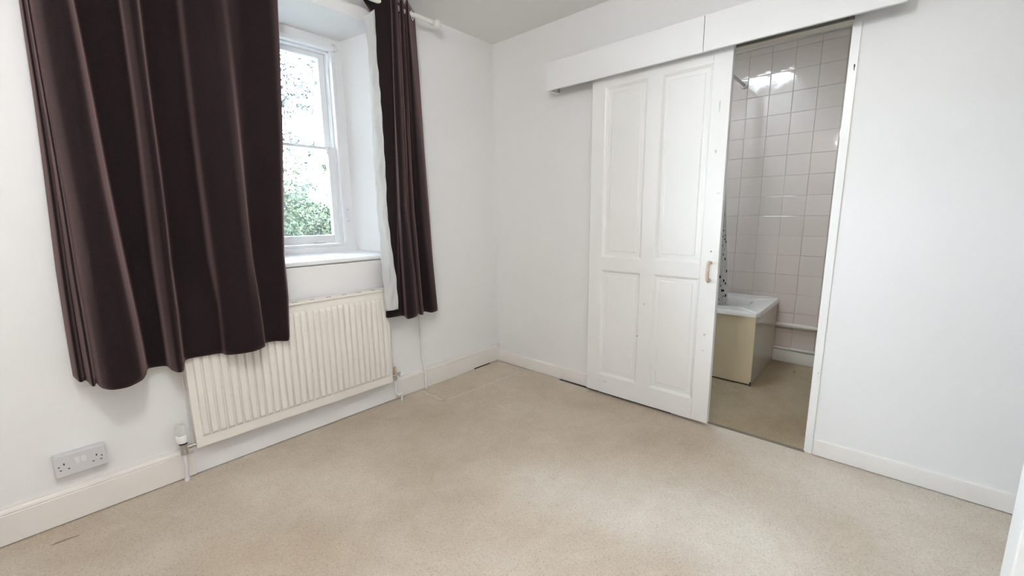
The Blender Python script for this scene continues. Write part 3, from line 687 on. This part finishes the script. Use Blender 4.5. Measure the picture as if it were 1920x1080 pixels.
LT = [(-2.365, -0.04, 1.95), (-2.358, -0.085, 1.95), (-2.349, -0.06, 1.95), (-2.345, -0.11, 1.95), (-2.34, -0.07, 1.95), (-2.335, -0.12, 1.95), (-2.318, -0.17, 1.95), (-2.293, -0.19, 1.95), (-2.262, -0.17, 1.95), (-2.243, -0.12, 1.95), (-2.224, -0.03, 1.95), (-2.115, -0.03, 1.95), (-2.100, -0.09, 1.95), (-2.083, -0.145, 1.95), (-2.062, -0.13, 1.95), (-2.042, -0.05, 1.95), (-1.985, -0.02, 1.95), (-1.928, -0.05, 1.95), (-1.914, -0.12, 1.95), (-1.880, -0.165, 1.95), (-1.843, -0.195, 1.95), (-1.795, -0.165, 1.95), (-1.755, -0.12, 1.95), (-1.690, -0.085, 1.95), (-1.600, -0.12, 1.95), (-1.545, -0.075, 1.95)]
lc = thing('long_curtain', 'wide dark brown velvet curtain drawn across the left half of the window', 'curtain', (-2.0, -0.12, 0.56))
cloth('cloth', curtain_mesh([LT, LM, [(a[0]*.5+b[0]*.5, b[1], 0.80) for a, b in zip(LM, LB)], LB], 2.385, 6, 80, 0.0035, 4), curtm, lc)
for k, xx in enumerate((-2.31, -2.19, -2.07, -1.95, -1.83, -1.71, -1.60)):
    obj('eyelet', torus(bmesh.new(), (xx, -0.12, rz(xx)), (0.8, 0.6 if k % 2 else -0.6, 0), 0.024, 0.0045, 24, 8), chrome, lc, smooth=True)
RB = [(-1.078, -0.085, 0.590), (-1.083, -0.117, 0.584), (-1.019, -0.124, 0.581), (-0.956, -0.1, 0.571), (-0.973, -0.17, 0.565), (-0.948, -0.185, 0.569), (-0.901, -0.165, 0.571), (-0.868, -0.13, 0.573), (-0.873, -0.16, 0.572), (-0.841, -0.15, 0.564), (-0.8, -0.1, 0.571), (-0.765, -0.14, 0.563), (-0.7, -0.11, 0.562), (-0.671, -0.06, 0.572)]
RM = [(-1.017, -0.07, 1.24), (-1.004, -0.09, 1.239), (-0.979, -0.12, 1.239), (-0.959, -0.1, 1.239), (-0.984, -0.16, 1.238), (-0.968, -0.175, 1.238), (-0.929, -0.15, 1.239), (-0.893, -0.11, 1.239), (-0.913, -0.16, 1.238), (-0.872, -0.14, 1.239), (-0.842, -0.11, 1.24), (-0.831, -0.16, 1.239), (-0.76, -0.13, 1.24), (-0.701, -0.07, 1.241)]
RT = [(-1.024, -0.07, 2.287), (-1.03, -0.1, 2.276), (-0.971, -0.15, 2.28), (-0.931, -0.1, 2.307), (-0.961, -0.16, 2.28), (-0.95, -0.17, 2.281), (-0.919, -0.15, 2.296), (-0.877, -0.1, 2.324), (-0.905, -0.16, 2.298), (-0.88, -0.15, 2.308), (-0.84, -0.1, 2.335), (-0.861, -0.16, 2.311), (-0.825, -0.13, 2.331), (-0.746, -0.07, 2.373)]
rc = thing('short_curtain', 'narrow brown velvet eyelet curtain with white lining, pushed to the right of the window', 'curtain', (-0.88, -0.12, 0.56))
cloth('cloth', curtain_mesh([[(x-(0.075, 0.03, 0.0)[min(i, 2)], y+(0.02 if i == 0 else 0), 2.39) for i, (x, y, z) in enumerate(RT)], RT, RM, RB], 2.395, 6, 70, 0.0025, 9), curtm, rc)
LN = [[(-1.092, -0.09, 2.26), (-1.04, -0.11, 2.305)], [(-1.066, -0.06, 2.087), (-1.016, -0.09, 2.106)], [(-1.06, -0.05, 1.866), (-1.017, -0.09, 1.867)], [(-1.073, -0.05, 1.514), (-1.024, -0.09, 1.514)], [(-1.074, -0.06, 1.239), (-1.025, -0.09, 1.239)], [(-1.080, -0.085, 0.957), (-1.026, -0.125, 0.954)], [(-1.098, -0.115, 0.833), (-1.026, -0.145, 0.825)], [(-1.101, -0.140, 0.633), (-1.028, -0.160, 0.633)]]
bm = bmesh.new(); g = []; nr_ = 90; nc_ = 14
for j in range(nr_+1):
    w = j/nr_*(len(LN)-1); q = min(int(w), len(LN)-2); t = w-q
    a = Vector(LN[q][0]).lerp(Vector(LN[q+1][0]), t); b = Vector(LN[q][1]).lerp(Vector(LN[q+1][1]), t)
    row = []
    for i in range(nc_+1):
        u = i/nc_; p = a.lerp(b, u); z = p.z
        wr_ = 0.0035*math.sin(z*26+u*5)*math.sin(math.pi*u) + 0.005*math.sin(u*math.pi*2.2+z*3) + 0.003*math.sin(z*47-u*9)
        p.y += wr_; p.x += 0.0025*math.sin(z*9+1)
        row.append(bm.verts.new(p))
    g.append(row)
for j in range(nr_):
    for i in range(nc_): bm.faces.new((g[j][i], g[j][i+1], g[j+1][i+1], g[j+1][i]))
o = cloth('lining', bm, lin, rc, 0.0015); o['label'] = 'white lining cloth hanging beside the brown velvet'
for c, nrm in (((-1.000, -0.128, rz(-1.0)), (-0.64, -0.77, 0)), ((-0.795, -0.112, rz(-0.795)), (-0.6, 0.8, 0)), ((-0.90, -0.13, rz(-0.9)), (-0.9, -0.4, 0))):
    obj('eyelet', torus(bmesh.new(), c, nrm, 0.0235, 0.0042, 28, 10), chrome, rc, smooth=True)

# added fill lamp: an unseen glowing globe above the frame that brightens the room
pl = thing('fill_lamp', 'added fill lamp, a round opal globe hanging unseen above the view', 'lamp', (-2.35, -1.80, CZ))
em = bpy.data.materials.new('fill_glow'); em.use_nodes = True; n = em.node_tree; n.nodes.clear()
o_ = n.nodes.new('ShaderNodeOutputMaterial'); e_ = n.nodes.new('ShaderNodeEmission'); e_.inputs[0].default_value = (0.95, 0.97, 0.99, 1); e_.inputs[1].default_value = 27.0
n.links.new(e_.outputs[0], o_.inputs[0])
pf = [(0.12*math.sin(a), -0.12*math.cos(a)) for a in [math.radians(d) for d in range(6, 165, 8)]]
obj('fill_lamp_globe', lathe(bmesh.new(), pf, (-2.35, -1.80, 2.20), 'z', 32), em, pl, smooth=True)
obj('fill_lamp_cord', tube(bmesh.new(), [(-2.35, -1.80, 2.31), (-2.35, -1.80, CZ)], 0.004, 8), plastw, pl)
obj('fill_lamp_rose', lathe(bmesh.new(), [(0.045, -0.001), (0.040, -0.018), (0.012, -0.026)], (-2.35, -1.80, CZ), 'z', 24), plastw, pl)

# ------------------------------------------------------------------ outside, seen through the panes
leafm = mat('leaf_green', (0.020, 0.032, 0.014), 0.8, spec=0.1, noise=(1.5, (0.050, 0.056, 0.034), 0.3, 0.7))
birchm = mat('birch_leaf', (0.022, 0.030, 0.028), 0.8, spec=0.1, noise=(2, (0.030, 0.042, 0.030), 0.3, 0.7))
barkm = mat('bark', (0.03, 0.026, 0.024), 0.9, spec=0.1)
obj('ground', bx((-80, -60, -3.4), (80, 120, -3.2)), mat('lawn', (0.03, 0.034, 0.02), 0.9, noise=(0.5, (0.04, 0.04, 0.028), 0.4, 0.7)), kind='structure')
def leaf(vs, fs, c, s, rg):
    a = Vector((rg.gauss(0, 1), rg.gauss(0, 1), rg.gauss(0, 1))).normalized(); b = a.orthogonal().normalized(); b.rotate(Matrix.Rotation(rg.uniform(0, 6.28), 3, a)); d = a.cross(b)
    i = len(vs); vs += [c-b*s, c+d*s*0.45, c+b*s, c-d*s*0.45]; fs.append((i, i+1, i+2, i+3))
def meshobj(nm, vs, fs, m, par, kind=None):
    me = bpy.data.meshes.new(nm); me.from_pydata([tuple(v) for v in vs], [], fs); me.update()
    return obj(nm, me, m, par, kind=kind)
# birch with thin drooping sprigs against the sky
rg = random.Random(11)
bt_ = thing('birch_tree', 'thin-leaved tree with hanging sprigs close outside the window', 'tree', (-0.9, 6.4, -3.2))
bmT = tube(bmesh.new(), [(-0.9, 6.4, -3.2), (-0.85, 6.4, 0), (-0.7, 6.35, 3), (-0.75, 6.3, 6.5)], [0.16, 0.13, 0.09, 0.03], 10)
vs, fs = [], []
for k in range(46):
    z0 = rg.uniform(2.0, 5.2); a = rg.uniform(-0.45, 0.35); L = rg.uniform(1.5, 2.7)
    p = Vector((-0.75, 6.35, z0)); pts = [p.copy()]; d = Vector((math.cos(a), math.sin(a)*0.6, 0.35))
    for s in range(7): p = p + d*L/7; d.z -= 0.17; d += Vector((rg.gauss(0, .07), rg.gauss(0, .07), 0)); pts.append(p.copy())
    tube(bmT, pts, [0.016*(1-i/9) for i in range(8)], 5)
    for s in range(1, 8):
        if rg.random() < 0.35: continue
        tw = pts[s]; hang = rg.uniform(0.15, 0.6)
        cl = rg.random() < 0.45
        for q in range(int((34 if cl else 13)*hang/0.35)):
            c = tw + Vector((rg.gauss(0, .085 if cl else .035), rg.gauss(0, .07), -rg.uniform(0, hang)))
            leaf(vs, fs, c, rg.uniform(0.032, 0.056), rg)
autos(obj('trunk', bmT, barkm, bt_), 60); meshobj('foliage', vs, fs, birchm, bt_, 'stuff')
# leafy garden trees below the skyline
def bushy(nm, c, r, label, nleaf, s, seed, m=leafm):
    rg = random.Random(seed); t = thing(nm, label, 'tree', (c[0], c[1], -3.2))
    bmT = tube(bmesh.new(), [(c[0], c[1], -3.2), (c[0]+.1, c[1], c[2]-r[2]*0.3), (c[0], c[1], c[2]+r[2]*0.3)], [0.2, 0.14, 0.05], 8); obj('trunk', bmT, barkm, t)
    vs, fs = [], []
    lumps = [(Vector((rg.gauss(0, .5), rg.gauss(0, .5), rg.gauss(0, .45))), rg.uniform(0.25, 0.5)) for _ in range(26)]
    for _ in range(nleaf):
        l, lr = rg.choice(lumps); d = Vector((rg.gauss(0, 1), rg.gauss(0, 1), rg.gauss(0, 1))).normalized()*lr*(0.75+0.3*rg.random())
        v = l+d; v = Vector((v.x*r[0], v.y*r[1], v.z*r[2])); leaf(vs, fs, Vector(c)+v, s*rg.uniform(0.7, 1.3), rg)
    meshobj('foliage', vs, fs, m, t, 'stuff')
leaf2 = mat('leaf_yellow', (0.034, 0.040, 0.016), 0.8, spec=0.1, noise=(1.2, (0.05, 0.05, 0.03), 0.3, 0.7))
bushy('garden_tree', (1.9, 11.5, 0.1), (1.35, 1.2, 1.35), 'round bushy green tree low in the left of the window view', 9000, 0.075, 5)
bushy('garden_tree', (5.0, 14.5, 0.5), (1.7, 1.4, 1.5), 'bushy green tree in the middle of the window view', 8000, 0.085, 6)
bushy('garden_tree', (2.6, 7.9, -0.45), (1.1, 0.9, 0.9), 'yellow-green shrub at the bottom of the window view', 7000, 0.06, 7, leaf2)
bushy('garden_tree', (6.6, 18.2, 0.8), (1.9, 1.2, 1.6), 'green tree in front of the tiled gable', 7000, 0.10, 8)
# distant wood on the skyline
bm = bmesh.new(); rg = random.Random(4); prev = None; pts = []
for i in range(161):
    x = -20 + i*0.7; pts.append((x, 5.1 + 0.5*math.sin(x*0.21) + 0.35*math.sin(x*1.3) + rg.uniform(-.25, .25)))
prf = [(-20, -3.2)] + pts + [(92, -3.2)]
A = [bm.verts.new((x, 62+rg.uniform(-1, 1), z)) for x, z in pts]; Bv = [bm.verts.new((x, 55, -3.2)) for x, z in pts]; Cv = [bm.verts.new((x, 70, -3.2)) for x, z in pts]; 
Mv = [bm.verts.new((x, 57.5+rg.uniform(-1.2, 1.2), z*0.45+rg.uniform(-.5, .5))) for x, z in pts]
for i in range(160):
    bm.faces.new((Bv[i], Bv[i+1], Mv[i+1], Mv[i])); bm.faces.new((Mv[i], Mv[i+1], A[i+1], A[i])); bm.faces.new((A[i], A[i+1], Cv[i+1], Cv[i]))
o = obj('distant_wood', bm, mat('far_leaves', (0.030, 0.036, 0.038), 0.9, noise=(0.6, (0.022, 0.030, 0.028), 0.35, 0.65)), kind='stuff'); o['label'] = 'far line of dark trees on the skyline'; o['category'] = 'trees'
# gabled house
hs = thing('gabled_house', 'far house with terracotta roof and pale gable edge, low right in the window view', 'house', (11, 22, -3.2))
bm = bmesh.new(); ap = (11.0, 3.65); e0, e1 = (7.3, 0.15), (14.7, 0.15)
extr(bm, [(7.5, -3.2), (14.5, -3.2), (14.5, 0.2), (11.0, 3.5), (7.5, 0.2)], 'y', 20.2, 29); obj('wall', bm, mat('brick_far', (0.06, 0.040, 0.034), 0.9, noise=(8, (0.068, 0.048, 0.04), 0.4, 0.6)), hs)
roofm = mat('terracotta_roof', (0.05, 0.034, 0.027), 0.8, noise=(6, (0.058, 0.042, 0.034), 0.4, 0.6))
for sx in (-1, 1):
    bm = bmesh.new(); a = 11+sx*3.75; 
    extr(bm, [(a, 0.05), (11, 3.55), (11, 3.70), (a, 0.20)] if sx < 0 else [(11, 3.55), (a, 0.05), (a, 0.20), (11, 3.70)], 'y', 20.0, 29.2); obj('roof_slope', bm, roofm, hs)
    bm = bmesh.new(); extr(bm, [(a, -0.02), (11, 3.48), (11, 3.72), (a, 0.22)], 'y', 19.9, 20.0); obj('bargeboard', bm, mat('barge_white', (0.10, 0.095, 0.09), 0.6), hs)
